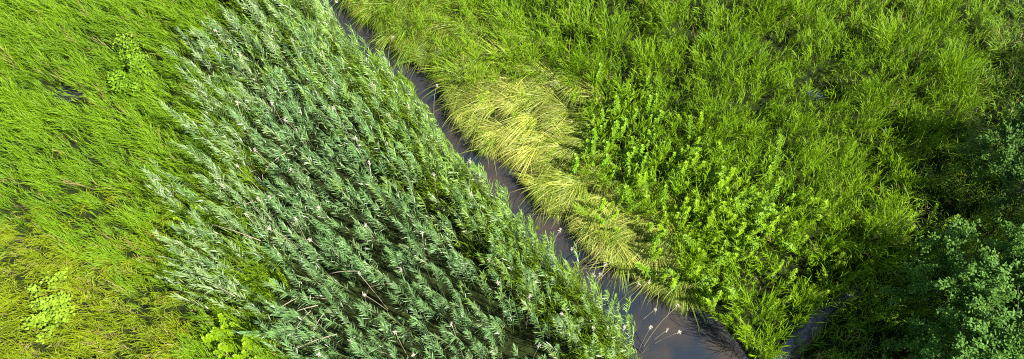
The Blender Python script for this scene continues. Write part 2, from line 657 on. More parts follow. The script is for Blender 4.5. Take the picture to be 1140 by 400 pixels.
def grass(sel, name, label, hfun, nfun, lean, c_lo, c_hi, c_tip, ll=(0.16, 0.30), nl=5, fan_k=0.4, jit=0.16, open_=0.5, droop=0.35, width=(0.008, 0.014), dry=0.0, rad=0.08, mat=M_GRASS):
    """leafy grass stems: each tuft has stems, each stem a few leaves along its upper part and one long tip blade"""
    idx = np.where(sel)[0]
    nb = np.floor(nfun(idx) * rng.uniform(0.7, 1.3, len(idx)) + rng.random(len(idx))).astype(int)
    nb = np.maximum(nb, 0)
    rep = np.repeat(np.arange(len(idx)), nb)
    ti = idx[rep]
    N = len(ti)
    h = hfun(idx)[rep] * rng.uniform(0.7, 1.12, N)
    ang = rng.uniform(0, 2 * math.pi, N)
    r = rad * np.sqrt(rng.random(N))
    root = np.stack([tx[ti] + r * np.cos(ang), ty[ti] + r * np.sin(ang), tz[ti]], -1)
    tl = lean(idx) + fan[idx] * fan_k + rng.normal(0, jit, (len(idx), 2))
    W = np.concatenate([tl[rep] + rng.normal(0, jit, (N, 2)), np.zeros((N, 1))], 1)
    up = np.array([0, 0, 1.0])
    s0 = nrm(up + W * 0.6)
    s1 = nrm(up * (1 - 0.4 * droop) + W * 1.5)
    tcol = np.clip(tuft[ti] * 0.25 + 0.35 * fine[ti] + 0.4 * cid[ti] + rng.normal(0, 0.15, N), 0, 1)
    base = lerp_col(c_lo, c_hi, tcol)
    if dry:
        k = rng.random(N) < dry
        base[k] = np.array([0.22, 0.18, 0.06]) * rng.uniform(0.6, 1.2, (k.sum(), 1))
    m = Mesh()
    # the stems, narrow
    L, kp = trim(root, s0, s1, h)
    m.blades(root[kp], s0[kp], s1[kp], L[kp], rng.uniform(0.004, 0.007, kp.sum()), base[kp] * 0.9, base[kp], ns=2, prof=[1.0, 0.8])
    lf = np.where(kp, L / h, 0.0)
    R = np.repeat(np.arange(N)[kp], nl)
    n = len(R)
    t = 1.0 - 0.62 * (np.tile(np.arange(nl), kp.sum()) / nl) * rng.uniform(0.7, 1.2, n)
    hh = h[R] * lf[R]
    P = root[R] + (s0[R] * (1 - t[:, None] * 0.5) + s1[R] * t[:, None] * 0.5) * (t * hh * 0.985)[:, None]
    az = rng.uniform(0, 2 * math.pi, n)
    out = np.stack([np.cos(az), np.sin(az), 0 * az], -1)
    axis_ = nrm(s0[R] * (1 - t[:, None]) + s1[R] * t[:, None])
    op = open_ * rng.uniform(0.5, 1.3, n)[:, None] * (1.15 - 0.6 * t[:, None])
    d0 = axis_ + out * op * 0.7
    d1 = axis_ * (1 - droop * 0.6) + out * op * 1.5 + W[R] * 0.35 - up * (droop * rng.random(n))[:, None]
    ln = rng.uniform(*ll, n) * np.clip(0.45 + hh, 0.5, 1.1)
    ln, ok = trim(P, d0, d1, ln)
    cb = base[R] * rng.uniform(0.88, 1.12, (n, 1))
    ct = cb * 0.55 + np.asarray(c_tip)[None] * 0.45
    if dry:
        ct = np.where(k[R][:, None], cb * 1.1, ct)
    m.blades(P[ok], d0[ok], d1[ok], ln[ok], rng.uniform(*width, n)[ok], cb[ok], ct[ok], ns=2, prof=[0.7, 1.0])
    o = link(name, m.build(name), mat)
    tag(o, label, 'grass', kind='stuff')
    return o


yel &= rng.random(len(tx)) < np.where(cv < 95, 0.72, 0.92)
base_ok = ~wetm & ~reedm & ~yel
margin = (bu < -110) | (bu > 1250) | (bv < -70) | (bv > 470)
dens = np.where(margin, 0.36, 1.0)

# left bank, upper part: long bright green grass combed to the upper left
dryness = np.clip((cv - 190 + (fbm(tx, ty, 0.5, 53) - 0.5) * 170) / 120, 0, 1) * np.clip((260 - cu) / 60, 0, 1)
Lsel = base_ok & left_of
toss = rng.uniform(0.02, 0.98, len(tx))
upper = Lsel & (dryness < toss)
lower = Lsel & (dryness >= toss)


def lean_left(i):
    a = fbm(tx[i], ty[i], 0.6, 61)
    return np.stack([-0.52 - 0.5 * (a - 0.5), 0.20 + 0.6 * (fbm(tx[i], ty[i], 0.6, 67) - 0.5)], -1)


grass(upper, 'meadow_grass', 'long bright green grass combed over on the left bank',
      lambda i: (0.08 + 0.34 * mound[i] + 0.12 * tuft[i] + 0.55 * dome[i]) * (1 - 0.85 * gap[i]), lambda i: 11.5 * dens[i] * (1 - gap[i]) * (0.09 + 0.1 * mound[i] + 0.9 * dome[i]),
      lean_left, (0.042, 0.112, 0.002), (0.126, 0.232, 0.003), (0.205, 0.315, 0.008), ll=(0.12, 0.25), width=(0.007, 0.0125), nl=5, open_=0.42, fan_k=0.25, dry=0.03)


def lean_low(i):
    a = fbm(tx[i], ty[i], 0.9, 71) * 2 - 1
    return np.stack([-0.65 - 0.5 * a, -0.05 + 0.9 * (fbm(tx[i], ty[i], 0.9, 73) - 0.5)], -1)


grass(lower, 'dry_meadow_grass', 'thin olive yellow grass with dry blades in the lower left corner',
      lambda i: (0.12 + 0.2 * mound[i] + 0.12 * tuft[i] + 0.35 * dome[i]) * (1 - 0.5 * gap[i]), lambda i: 9.5 * dens[i] * (0.12 + 0.2 * mound[i] + 0.7 * dome[i]),
      lean_low, (0.070, 0.125, 0.003), (0.180, 0.230, 0.004), (0.260, 0.295, 0.010), ll=(0.12, 0.26), width=(0.008, 0.013), nl=5, open_=0.6, dry=0.08, droop=0.7)

# right bank meadow
Rsel = base_ok & ~left_of & ~herb
sunny = Rsel & ~shade
dim = Rsel & shade


def lean_right(i):
    return np.stack([0.06 + 0.9 * (fbm(tx[i], ty[i], 0.7, 81) - 0.5), 0.10 + 0.8 * (fbm(tx[i], ty[i], 0.7, 83) - 0.5)], -1)


grass(sunny, 'marsh_grass', 'lush bright green tufted grass across the right bank',
      lambda i: (0.06 + 0.50 * mound[i] + 0.12 * tuft[i] + 0.58 * dome[i]) * (1 - 0.85 * gap[i]), lambda i: 9.8 * dens[i] * (1 - gap[i]) * (0.08 + 0.12 * mound[i] + 0.9 * dome[i]),
      lean_right, (0.047, 0.120, 0.002), (0.140, 0.250, 0.003), (0.220, 0.345, 0.006), ll=(0.12, 0.23), width=(0.009, 0.0155), nl=6, open_=0.62, dry=0.015)
grass(dim, 'shaded_grass', 'dark green tangled grass in the shade of the trees on the right',
      lambda i: (0.12 + 0.3 * mound[i] + 0.15 * tuft[i] + 0.35 * dome[i]) * (1 - 0.7 * gap[i]), lambda i: 4.8 * dens[i] * (1 - gap[i]) * (0.05 + 0.4 * mound[i] + 0.7 * dome[i]),
      lambda i: lean_right(i) * 1.6, (0.055, 0.130, 0.003), (0.130, 0.235, 0.005), (0.19, 0.30, 0.015), ll=(0.16, 0.32), nl=5, open_=0.7, dry=0.06, droop=0.7)
# low green undergrowth inside the reed bed and under the herbs
under = (~wetm) & (herb & ~left_of)
grass(under, 'undergrowth_grass', 'short green undergrowth between the leafy herbs',
      lambda i: 0.3 + 0.35 * mound[i] + 0.25 * dome[i], lambda i: 7.0 * dens[i] * (0.4 + 0.6 * dome[i]), lambda i: lean_right(i), (0.055, 0.130, 0.003), (0.140, 0.25, 0.004), (0.215, 0.33, 0.006), ll=(0.10, 0.2), width=(0.011, 0.019), nl=6, open_=0.75)
ru, rv = pixel_of(tx, ty, 0.5)
edge_d = poly_dist(ru, rv, [(p[0], p[1]) for p in LEFT_EDGE])
greenspots = np.zeros(len(tx))
for a, b, ru_, rv_ in [(292, 305, 40, 34), (212, 228, 34, 26), (250, 165, 40, 60), (270, 385, 50, 34), (200, 130, 40, 60)]:
    greenspots = np.maximum(greenspots, 1 - ((ru - a) / ru_) ** 2 - ((rv - b) / rv_) ** 2)
greenspots = np.clip(greenspots * 1.6, 0, 1)
edgeg = np.clip((70 - edge_d) / 40, 0, 1) * 0.7
inreed = reedm & ~wetm & ((greenspots > 0.02) | (edgeg > 0.02))
grass(inreed, 'reed_undergrowth_grass', 'green grass growing through thin spots of the reed bed',
      lambda i: 0.4 + 0.75 * mound[i] * np.maximum(greenspots[i], edgeg[i]), lambda i: 5.0 * np.maximum(greenspots[i], edgeg[i]) * dens[i],
      lambda i: lean_left(i) * 0.6, (0.060, 0.130, 0.003), (0.125, 0.21, 0.005), (0.17, 0.25, 0.01), ll=(0.16, 0.3), nl=5, open_=0.45)

# ------------------------------------------------------------------ reeds
REED_KINDS = {
    'blue': dict(c0=(0.038, 0.105, 0.016), c1=(0.145, 0.245, 0.088)),
    'light': dict(c0=(0.080, 0.165, 0.014), c1=(0.190, 0.285, 0.060)),  # sun on the creek side put into a lighter leaf colour
    'pale': dict(c0=(0.080, 0.145, 0.032), c1=(0.205, 0.270, 0.120)),
}


def reed_parts(kind, h, lean, seed):
    """stem points, and arrays for the leaves of one reed"""
    g = np.random.default_rng(seed)
    lx, ly = lean
    ts = np.linspace(0, 1, 6)
    pts = np.stack([lx * ts ** 1.7, ly * ts ** 1.7, h * ts], -1)
    n = int(g.integers(28, 37))
    t = np.sort(np.concatenate([g.uniform(0.32, 0.78, n // 3), g.uniform(0.74, 1.0, n - n // 3)]))
    k = len(t)
    P = np.stack([lx * t ** 1.7, ly * t ** 1.7, h * t], -1)
    side = np.where(np.arange(k) % 2 == 0, 0.0, math.pi) + g.uniform(0, 2 * math.pi) + g.normal(0, 0.55, k)
    out = np.stack([np.cos(side), np.sin(side), 0 * side], -1)
    drift = np.array([lx, ly, 0]) / max(0.05, math.hypot(lx, ly))
    up = np.array([0, 0, 1.0])
    top = np.clip((t - 0.7) / 0.3, 0, 1)[:, None]
    d0 = up * (0.85 + 0.6 * top) + out * (0.42 - 0.18 * top) + drift * 0.4
    d1 = up * (0.25 + 0.65 * top) + out * (0.68 - 0.28 * top) + drift * 0.65
    L = g.uniform(0.11, 0.21, k) * (1.0 - 0.1 * top[:, 0])
    W = g.uniform(0.0075, 0.0125, k)
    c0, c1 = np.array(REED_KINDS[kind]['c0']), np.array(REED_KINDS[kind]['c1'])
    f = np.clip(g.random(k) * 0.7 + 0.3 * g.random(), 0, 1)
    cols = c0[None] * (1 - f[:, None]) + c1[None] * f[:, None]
    return pts, P, d0, d1, L, W, cols


rx, ry = scatter(-9.5, 6.5, -0.6, 14.2, 0.157)
n0 = len(rx)
rh = rng.uniform(1.3, 1.85, n0) + 0.35 * (fbm(rx, ry, 0.9, 89) - 0.5)
tu, tv = pixel_of(rx - 0.15, ry + 0.08, rh * 0.95)
tju = tu + (fbm(rx, ry, 1.1, 91) - 0.5) * np.where(tu < 330, 110, 22)
tjv = tv + (fbm(rx, ry, 1.1, 93) - 0.5) * 20
ins = in_poly(tju, tjv, REEDBED)
# the left fringe thins out into the meadow
fr = np.clip((tu - (195 + 0.1 * (tv - 200))) / 105, 0.0, 1)
fr = np.where(tv > 300, np.minimum(fr, np.clip((tu - 215 - 0.5 * (tv - 300)) / 70, 0, 1)), fr)
fr = np.where((tv > 190) & (tv < 345), np.maximum(fr, 0.5), fr)
holes = np.zeros(n0)
for a, b, ra, rb in [(292, 305, 30, 24), (212, 228, 24, 18), (268, 388, 36, 20), (575, 378, 22, 20), (330, 300, 14, 16), (425, 255, 14, 10), (258, 68, 16, 20)]:
    holes = np.maximum(holes, 1 - ((tu - a) / ra) ** 2 - ((tv - b) / rb) ** 2)
gapn = fbm(rx, ry, 1.3, 97)
rw = worley(rx * 0.8 + ry * 0.55 + 0.2 * noise(rx, ry, 2, 3), -rx * 0.38 + ry * 0.5, 1.7, 21)
seam_r = rw[0]
rh = rh * (1.08 - 0.34 * seam_r ** 2)
keep = ins & (rng.random(n0) < (0.12 + 0.88 * fr)) & (rng.random(n0) > holes * 1.3) & (gapn > 0.27) & (rng.random(n0) > 0.85 * np.clip(seam_r * 1.7 - 0.8, 0, 1))
rx, ry, rh, tu, tv, gapn = rx[keep], ry[keep], rh[keep], tu[keep], tv[keep], gapn[keep]
rz = ground_z(rx, ry)
dl = poly_dist(tu, tv, [(p[0], p[1]) for p in REEDBED[1:20]])
kind = np.where(dl < 24 + 110 * rng.random(len(rx)) ** 1.6 * (0.6 + 0.8 * noise(rx, ry, 0.8, 99)), 'light', np.where((tu < 300) & (rng.random(len(rx)) < 0.75), 'pale', 'blue'))
kind = np.where((rng.random(len(rx)) < 0.12), 'pale', kind)
inframe = (tu > 5) & (tu < 1135) & (tv > 5) & (tv < 396)
dist = np.sqrt(rx ** 2 + ry ** 2 + (H - rh) ** 2) + np.where(inframe, 0, 100)
order = np.argsort(dist)
single = set(order[:300].tolist())

protos = {}
for kd in REED_KINDS:
    for q in range(7):
        g = np.random.default_rng(1000 + q * 17 + len(kd))
        wind = 0.34 if kd == 'pale' else 0.22
        h = 1.7
        lean = (-wind * g.uniform(0.4, 1.3), wind * g.uniform(-0.2, 0.9))
        pts, P, d0, d1, L, W, cols = reed_parts(kd, h, lean, 500 + q * 7 + len(kd) * 101)
        sm = Mesh()
        sm.tube(pts, np.linspace(0.007, 0.003, 6), np.array([0.09, 0.13, 0.04]), 4)
        lm = Mesh()
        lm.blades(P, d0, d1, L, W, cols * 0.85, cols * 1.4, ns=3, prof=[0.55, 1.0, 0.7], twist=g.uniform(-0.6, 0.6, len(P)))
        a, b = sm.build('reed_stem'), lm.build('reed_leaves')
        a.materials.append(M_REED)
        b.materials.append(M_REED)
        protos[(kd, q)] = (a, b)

REED_LABEL = {
    'blue': ('blue green leafy reed standing inside the dense reed bed', 'blue green reeds of the reed bed'),
    'light': ('light green sunlit reed on the creek side of the reed bed', 'light green reeds along the creek'),
    'pale': ('silvery pale green reed bent over to the upper left', 'silvery bent reeds'),
}
rest = Mesh()
for i in range(len(rx)):
    kd = str(kind[i])
    if i in single:
        a, b = protos[(kd, i % 7)]
        e = link('reed_plant', None, loc=(rx[i], ry[i], rz[i]), rotz=float(rng.normal(0, 0.55)), scale=float(rh[i] / 1.7))
        e.empty_display_size = 0.1
        place = ('at the bottom edge' if tv[i] > 345 else 'near the lower creek' if tu[i] > 560 else 'below the middle' if tu[i] > 420 else 'among broken buff stalks')
        look = {'blue': 'blue green leafy reed', 'light': 'light green sunlit reed', 'pale': 'silvery bent reed'}[kd]
        side = 'left half' if tu[i] < 470 else 'right half'
        tag(e, '%s %s, %s of the reeds' % (look, place, side), 'reed', '%s %s, %s' % (REED_LABEL[kd][1], place, side))
        link('stem', a, parent=e)
        link('leaves', b, parent=e)
    else:
        wind = (0.34 if kd == 'pale' else 0.22)
        lean = (-wind * rng.uniform(0.1, 1.4), wind * rng.uniform(-0.5, 1.1))
        pts, P, d0, d1, L, W, cols = reed_parts(kd, rh[i], lean, 3000 + i)
        off = np.array([rx[i], ry[i], rz[i]])
        rest.tube(pts + off, np.linspace(0.007, 0.003, 6), np.array([0.09, 0.13, 0.04]), 3)
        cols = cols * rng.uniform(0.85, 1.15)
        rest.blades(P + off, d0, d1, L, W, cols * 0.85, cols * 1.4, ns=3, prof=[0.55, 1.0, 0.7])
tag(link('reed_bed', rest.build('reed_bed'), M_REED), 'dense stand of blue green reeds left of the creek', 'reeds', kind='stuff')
print('reeds', len(rx))

# ------------------------------------------------------------------ lodged yellow sedge tussocks on the right bank
FLOW = [((350, -80), (-0.6, 0.8)), ((400, 15), (-0.5, 0.85)), ((470, 60), (-0.75, 0.6)), ((540, 40), (-0.95, 0.3)), ((560, 95), (-0.97, 0.22)), ((605, 125), (-0.95, 0.35)),
        ((580, 165), (-0.7, 0.7)), ((640, 190), (-0.55, 0.82)), ((700, 245), (-0.5, 0.85)), ((720, 290), (-0.35, 0.93)), ((620, 88), (-0.85, -0.15)), ((500, 20), (-0.8, 0.5))]


def flow_at(u, v):
    s, w = np.zeros(2), 0
    for (a, b), d in FLOW:
        k = 1.0 / ((u - a) ** 2 + (v - b) ** 2 + 200) ** 1.5
        s += k * np.array(d)
        w += k
    s = s / max(1e-9, np.linalg.norm(s))
    return np.array([s[0], -s[1]])


sx, sy = scatter(-7, 6.0, 1.5, 14.5, 0.43)
su, sv = pixel_of(sx, sy, 0.45)
gu, gv = pixel_of(sx, sy, 0.0)
# roots: on the bank, or a little out of the polygon on its landward side because the blades flop to the creek
ok = (in_poly(su - 8, sv + 8, YELLOW) | in_poly(su - 34, sv + 26, YELLOW)) & ~in_poly(gu, gv, CHANNEL) & (gu > np.interp(gv, np.array(RIGHT_EDGE)[:, 1], np.array(RIGHT_EDGE)[:, 0]))
ok &= gap_field(su, sv) < 0.35
sx, sy, su, sv = sx[ok], sy[ok], su[ok], sv[ok]
sz = ground_z(sx, sy)
print('tussocks', len(sx))
for i in range(len(sx)):
    f = flow_at(su[i], sv[i])
    a0 = math.atan2(f[1], f[0]) + rng.normal(0, 0.3)
    N = int(rng.integers(240, 360))
    nbun = int(rng.integers(6, 10))
    bun = rng.integers(0, nbun, N)
    baz, blift, btone, blen = rng.normal(0, 0.5, nbun), rng.uniform(0.3, 2.4, nbun), rng.uniform(0.5, 1.12, nbun), rng.uniform(0.7, 1.15, nbun)
    az = a0 + baz[bun] + rng.normal(0, 0.2, N)
    ang = rng.uniform(0, 2 * math.pi, N)
    r = 0.15 * np.sqrt(rng.random(N))
    P = np.stack([r * np.cos(ang), r * np.sin(ang), 0 * r], -1)
    d = np.stack([np.cos(az), np.sin(az), 0 * az], -1)
    up = np.array([0, 0, 1.0])
    lift = (blift[bun] + rng.uniform(-0.25, 0.25, N)).clip(0.2)[:, None]
    d0 = up * lift + d * 0.8 + rng.normal(0, 0.12, (N, 3))
    d1 = d * 1.0 - up * rng.uniform(0.1, 0.75, N)[:, None]
    L = rng.uniform(0.5, 1.05, N) * rng.uniform(0.8, 1.2) * blen[bun]
    W0 = np.array([sx[i], sy[i], sz[i]])
    L, kp = trim(P + W0, d0, d1, L, (0.3 if sv[i] < 130 else 0.12) if rng.random() < 0.5 else 0.04)
    P, d0, d1, L, bun = P[kp], d0[kp], d1[kp], L[kp], bun[kp]
    N = len(P)
    if N < 12:
        continue
    # how yellow the sward is here: brightest on the broad flattened patch, greener upstream
    qu, qv = su[i] + rng.normal(0, 22), sv[i] + rng.normal(0, 20)
    q = math.exp(-(((qu - 588) / 68) ** 2 + ((qv - 152) / 56) ** 2)) + 0.8 * math.exp(-(((qu - 692) / 62) ** 2 + ((qv - 258) / 52) ** 2))
    q = min(1.0, 0.14 + q + rng.normal(0.05, 0.14))
    y = np.clip(q + rng.normal(0, 0.16, N), 0, 1)
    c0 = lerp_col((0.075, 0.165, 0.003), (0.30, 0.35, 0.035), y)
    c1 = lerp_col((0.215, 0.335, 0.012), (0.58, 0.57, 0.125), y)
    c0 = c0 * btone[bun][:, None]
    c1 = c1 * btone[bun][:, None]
    b = rng.random(N) < 0.22
    c1[b] = np.array([0.11, 0.21, 0.006])
    b = rng.random(N) < 0.06
    c1[b] = np.array([0.30, 0.19, 0.07])
    m = Mesh()
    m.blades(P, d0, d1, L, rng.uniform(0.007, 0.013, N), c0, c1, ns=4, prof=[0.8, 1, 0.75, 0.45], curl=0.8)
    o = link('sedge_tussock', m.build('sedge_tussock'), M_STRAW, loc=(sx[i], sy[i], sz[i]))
    if q > 0.55 and su[i] < 650:
        tag(o, 'straw yellow sedge tussock pressed flat in the brightest patch by the creek', 'sedge', 'straw yellow flattened tussocks')
    elif su[i] > 650:
        tag(o, 'golden sedge tussock hanging over the lower creek below the leafy herbs', 'sedge', 'golden tussocks on the lower creek bank')
    elif sv[i] < 60:
        tag(o, 'yellow green sedge tussock arching over the upper creek', 'sedge', 'yellow green tussocks on the upper creek bank')
    else:
        tag(o, 'lime yellow sedge tussock combed towards the middle of the creek', 'sedge', 'lime yellow tussocks on the middle creek bank')

# ------------------------------------------------------------------ leafy herbs
def herb_mesh(h, nl, ll, lw, c0, c1, seed, top=0.35, lean=(0, 0)):
    g = np.random.default_rng(seed)
    ts = np.linspace(0, 1, 5)
    pts = np.stack([lean[0] * ts ** 1.5, lean[1] * ts ** 1.5, h * ts], -1)
    sm = Mesh()
    sm.tube(pts, np.linspace(0.007, 0.0025, 5), np.array([0.07, 0.11, 0.02]), 4)
    t = np.sort(1 - (1 - top) * g.random(nl) ** 1.6)
    P = np.stack([lean[0] * t ** 1.5, lean[1] * t ** 1.5, h * t], -1)
    az = np.arange(nl) * 2.4 + g.normal(0, 0.3, nl)
    out = np.stack([np.cos(az), np.sin(az), 0 * az], -1)
    k = ((t - top) / (1 - top))[:, None]
    up = np.array([0, 0, 1.0])
    d0 = out + up * (0.35 + 0.9 * k ** 2)
    d1 = out + up * (-0.35 + 0.7 * k ** 2)
    L = ll * g.uniform(0.7, 1.2, nl) * (1 - 0.45 * k[:, 0] ** 2)
    f = np.clip(0.25 + 0.75 * k[:, 0] + g.normal(0, 0.12, nl), 0, 1)
    cols = lerp_col(c0, c1, f)
    lm = Mesh()
    lm.blades(P, d0, d1, L, lw * g.uniform(0.8, 1.2, nl), cols, cols * 1.1, ns=3, prof=[0.35, 1.0, 0.75], twist=g.normal(0, 0.25, nl))
    a, b = sm.build('herb_stem'), lm.build('herb_leaves')
    a.materials.append(M_HERB)
    b.materials.append(M_HERB)
    return a, b


def plant_herbs(name, spots, protos_, label, cat, group, hs=(0.55, 1.2)):
    for i, (x, y) in enumerate(spots):
        a, b = protos_[i % len(protos_)]
        e = link(name, None, loc=(x, y, float(ground_z(np.array([x]), np.array([y]))[0])), rotz=float(rng.uniform(0, 6.28)), scale=float(rng.uniform(*hs)))
        e.empty_display_size = 0.1
        tag(e, label, cat, group)
        link('stem', a, parent=e)
        link('leaves', b, parent=e)


ROSE = [herb_mesh(0.72, 110, 0.09, 0.0185, (0.060, 0.140, 0.003), (0.205, 0.330, 0.006), 40 + q, 0.2, (rng.normal(0, 0.08), rng.normal(0, 0.08))) for q in range(7)]
BROAD = [herb_mesh(0.70, 84, 0.082, 0.034, (0.058, 0.140, 0.004), (0.165, 0.295, 0.012), 70 + q, 0.25, (rng.normal(0, 0.08), rng.normal(0, 0.08))) for q in range(5)]

ROSE_MIX = ROSE + [herb_mesh(0.8, 90, 0.12, 0.02, (0.055, 0.130, 0.003), (0.15, 0.27, 0.006), 90 + q, 0.15, (rng.normal(0, 0.16), rng.normal(0, 0.16))) for q in range(4)]
hx, hy = scatter(-1, 12, 2, 12, 0.165)
hu, hv = pixel_of(hx, hy, 0.8)
hju = hu + (fbm(hx, hy, 1.0, 121) - 0.5) * 110 + rng.normal(0, 16, len(hx))
hjv = hv + (fbm(hx, hy, 1.0, 123) - 0.5) * 110 + rng.normal(0, 16, len(hx))
inh = in_poly(hju, hjv, HERBS) & (fbm(hx, hy, 1.2, 127) > 0.40) & (gap_field(hu, hv) < 0.2) & ~channel_depth(*pixel_of(hx, hy, 0.0))
bsel = inh & (hu < 752) & (hv < 192)
rsel = inh & ~bsel
plant_herbs('broadleaf_herb', list(zip(hx[bsel], hy[bsel])), BROAD, 'fresh green broad leaved herb in the clump beside the flattened yellow sedge', 'herb', 'broad leaved herbs beside the yellow sedge')
for nm, sel, where in (('a', rsel & (hv < 205), 'at the top of the herb patch below the grass'),
                       ('b', rsel & (hv >= 205) & (hv < 250) & (hu < 790), 'in the middle of the herb patch'),
                       ('c', rsel & (hv >= 205) & (hv < 250) & (hu >= 790), 'at the right end of the herb patch'),
                       ('d', rsel & (hv >= 250) & (hu < 790), 'low in the herb patch beside golden sedge'),
                       ('e', rsel & (hv >= 250) & (hu >= 790), 'at the lower right of the herb patch')):
    plant_herbs('leafy_herb', list(zip(hx[sel], hy[sel])), ROSE_MIX, 'yellow green narrow leaved herb %s' % where, 'herb', 'narrow leaved herbs %s' % where)
print('herbs', bsel.sum(), rsel.sum())

# herbs scattered where the photograph shows them between grass and reeds
def herb_cluster(u, v, z, n, ru, protos_, name, label, group, hs):
    spots = []
    for _ in range(n):
        a, r = rng.uniform(0, 6.28), math.sqrt(rng.random())
        p = ground_at(u + ru[0] * r * math.cos(a), v + ru[1] * r * math.sin(a), z)
        spots.append((float(p[0]), float(p[1])))
    plant_herbs(name, spots, protos_, label, 'herb', group, hs)


herb_cluster(266, 388, 0.8, 30, (36, 24), ROSE, 'leafy_herb', 'bright green leafy herb at the foot of the reed bed, lower left', 'leafy herbs at the reed bed foot', (1.0, 1.25))
herb_cluster(738, 402, 0.5, 6, (20, 8), ROSE, 'leafy_herb', 'small lime herb on the left creek bank at the bottom edge', 'lime herbs on the creek bank', (0.5, 0.65))
herb_cluster(212, 232, 0.7, 9, (26, 14), ROSE, 'leafy_herb', 'green herb among the thin reeds beside the brown dry patch', 'green herbs among thin reeds', (0.7, 0.9))
herb_cluster(298, 310, 0.7, 9, (26, 24), ROSE, 'leafy_herb', 'green herb in the open spot inside the reed bed', 'green herbs inside the reed bed', (0.7, 0.9))
herb_cluster(1000, 350, 0.6, 12, (36, 26), ROSE, 'leafy_herb', 'shaded green herb beside the side channel near the dark tree', 'shaded herbs near the tree', (0.6, 0.9))
herb_cluster(1020, 265, 0.6, 16, (60, 36), ROSE, 'leafy_herb', 'dim green herb in the deep shade above the tree', 'herbs in deep shade', (0.6, 0.9))
herb_cluster(905, 280, 0.6, 30, (80, 70), ROSE, 'leafy_herb', 'green herb in the grass right of the herb patch', 'herbs scattered in the right grass', (0.7, 0.9))


def bush(name, u, v, z, r, h, n, ll, lw, c0, c1, label, seed):
    """a low leafy bush: stems fanning from the root, leaves through the crown"""
    g = np.random.default_rng(seed)
    p = ground_at(u, v, z)
    e = link(name, None, loc=(float(p[0]), float(p[1]), float(ground_z(p[:1], p[1:2])[0])))
    e.empty_display_size = 0.2
    tag(e, label, 'bush')
    sm, lm = Mesh(), Mesh()
    ns = 14
    for s in range(ns):
        a, rr = g.uniform(0, 6.28), r * math.sqrt(g.random())
        tip = np.array([rr * math.cos(a), rr * math.sin(a), h * (1 - 0.45 * (rr / r) ** 2) * g.uniform(0.8, 1.1)])
        ts = np.linspace(0, 1, 5)[:, None]
        pts = tip * np.concatenate([ts ** 1.3, ts ** 1.3, ts], 1)
        sm.tube(pts, np.linspace(0.009, 0.003, 5), np.array([0.09, 0.10, 0.03]), 4)
        k = n // ns
        t = 1 - 0.65 * g.random(k) ** 1.5
        P = tip * np.stack([t ** 1.3, t ** 1.3, t], -1) + g.normal(0, 0.06, (k, 3)) * np.array([1, 1, 0.6])
        az = g.uniform(0, 6.28, k)
        out = np.stack([np.cos(az), np.sin(az), 0 * az], -1)
        d0 = out + np.array([0, 0, 1]) * g.uniform(0.1, 0.8, k)[:, None]
        d1 = out + np.array([0, 0, 1]) * g.uniform(-0.5, 0.3, k)[:, None]
        f = np.clip(t ** 2 + g.normal(0, 0.15, k), 0, 1)
        cols = lerp_col(c0, c1, f)
        lm.blades(P, d0, d1, ll * g.uniform(0.7, 1.25, k), lw * g.uniform(0.8, 1.2, k), cols, cols * 1.1, ns=3, prof=[0.45, 1, 0.8], twist=g.normal(0, 0.3, k))
    link('stems', sm.build('bush_stems'), M_HERB, e)
    link('leaves', lm.build('bush_leaves'), M_HERB, e)


bush('lime_bush', 146, 80, 0.8, 0.50, 0.95, 1100, 0.07, 0.036, (0.050, 0.130, 0.005), (0.165, 0.295, 0.012), 'round lime green bush ringed by dark gaps in the left meadow', 1)
bush('lime_bush', 143, 54, 0.7, 0.24, 0.9, 240, 0.075, 0.036, (0.06, 0.14, 0.005), (0.165, 0.27, 0.012), 'small lime sprig just above the round lime bush', 2)
bush('lime_bush', 60, 344, 0.6, 0.72, 0.70, 1000, 0.065, 0.044, (0.08, 0.155, 0.005), (0.20, 0.30, 0.016), 'pale lime small leaved bush in the dry grass, lower left', 3)

# ------------------------------------------------------------------ last year's dry reed stalks with seed heads
def dry_stalk(base, head, label, group=None, plume=0.16, sag=0.0, n=2):
    base, head = np.asarray(base, float), np.asarray(head, float)
    e = link('dry_reed_stalk', None, loc=tuple(base))
    e.empty_display_size = 0.1
    tag(e, label, 'dry stalk', group)
    d = head - base
    ts = np.linspace(0, 1, 6)[:, None]
    side = np.array([-d[1], d[0], 0]) * sag
    pts = ts * d + np.sin(ts * math.pi) * side + np.array([0, 0, 0.12]) * np.sin(ts * math.pi)
    sm = Mesh()
    sm.tube(pts, np.linspace(0.0065, 0.004, 6), np.array([0.28, 0.24, 0.16]), 5)
    link('stalk', sm.build('stalk'), M_DRY, e)
    k = 26
    t = rng.random(k)
    ax = nrm((d / np.linalg.norm(d))[None])[0]
    P = d + ax[None] * (t[:, None] - 0.4) * plume * 0.6
    rnd = rng.normal(0, 1, (k, 3))
    d0 = ax[None] * 0.8 + rnd * 0.55
    d1 = ax[None] * 0.5 + rnd * 0.6 + np.array([0, 0, -0.4])
    c = np.array([0.40, 0.36, 0.27]) * rng.uniform(0.7, 1.2, (k, 1))
    hm = Mesh()
    hm.blades(P, d0, d1, rng.uniform(0.03, 0.06, k), rng.uniform(0.007, 0.013, k), c, c, ns=2, prof=[0.6, 1.0])
    link('seed_head', hm.build('seed_head'), M_DRY, e)


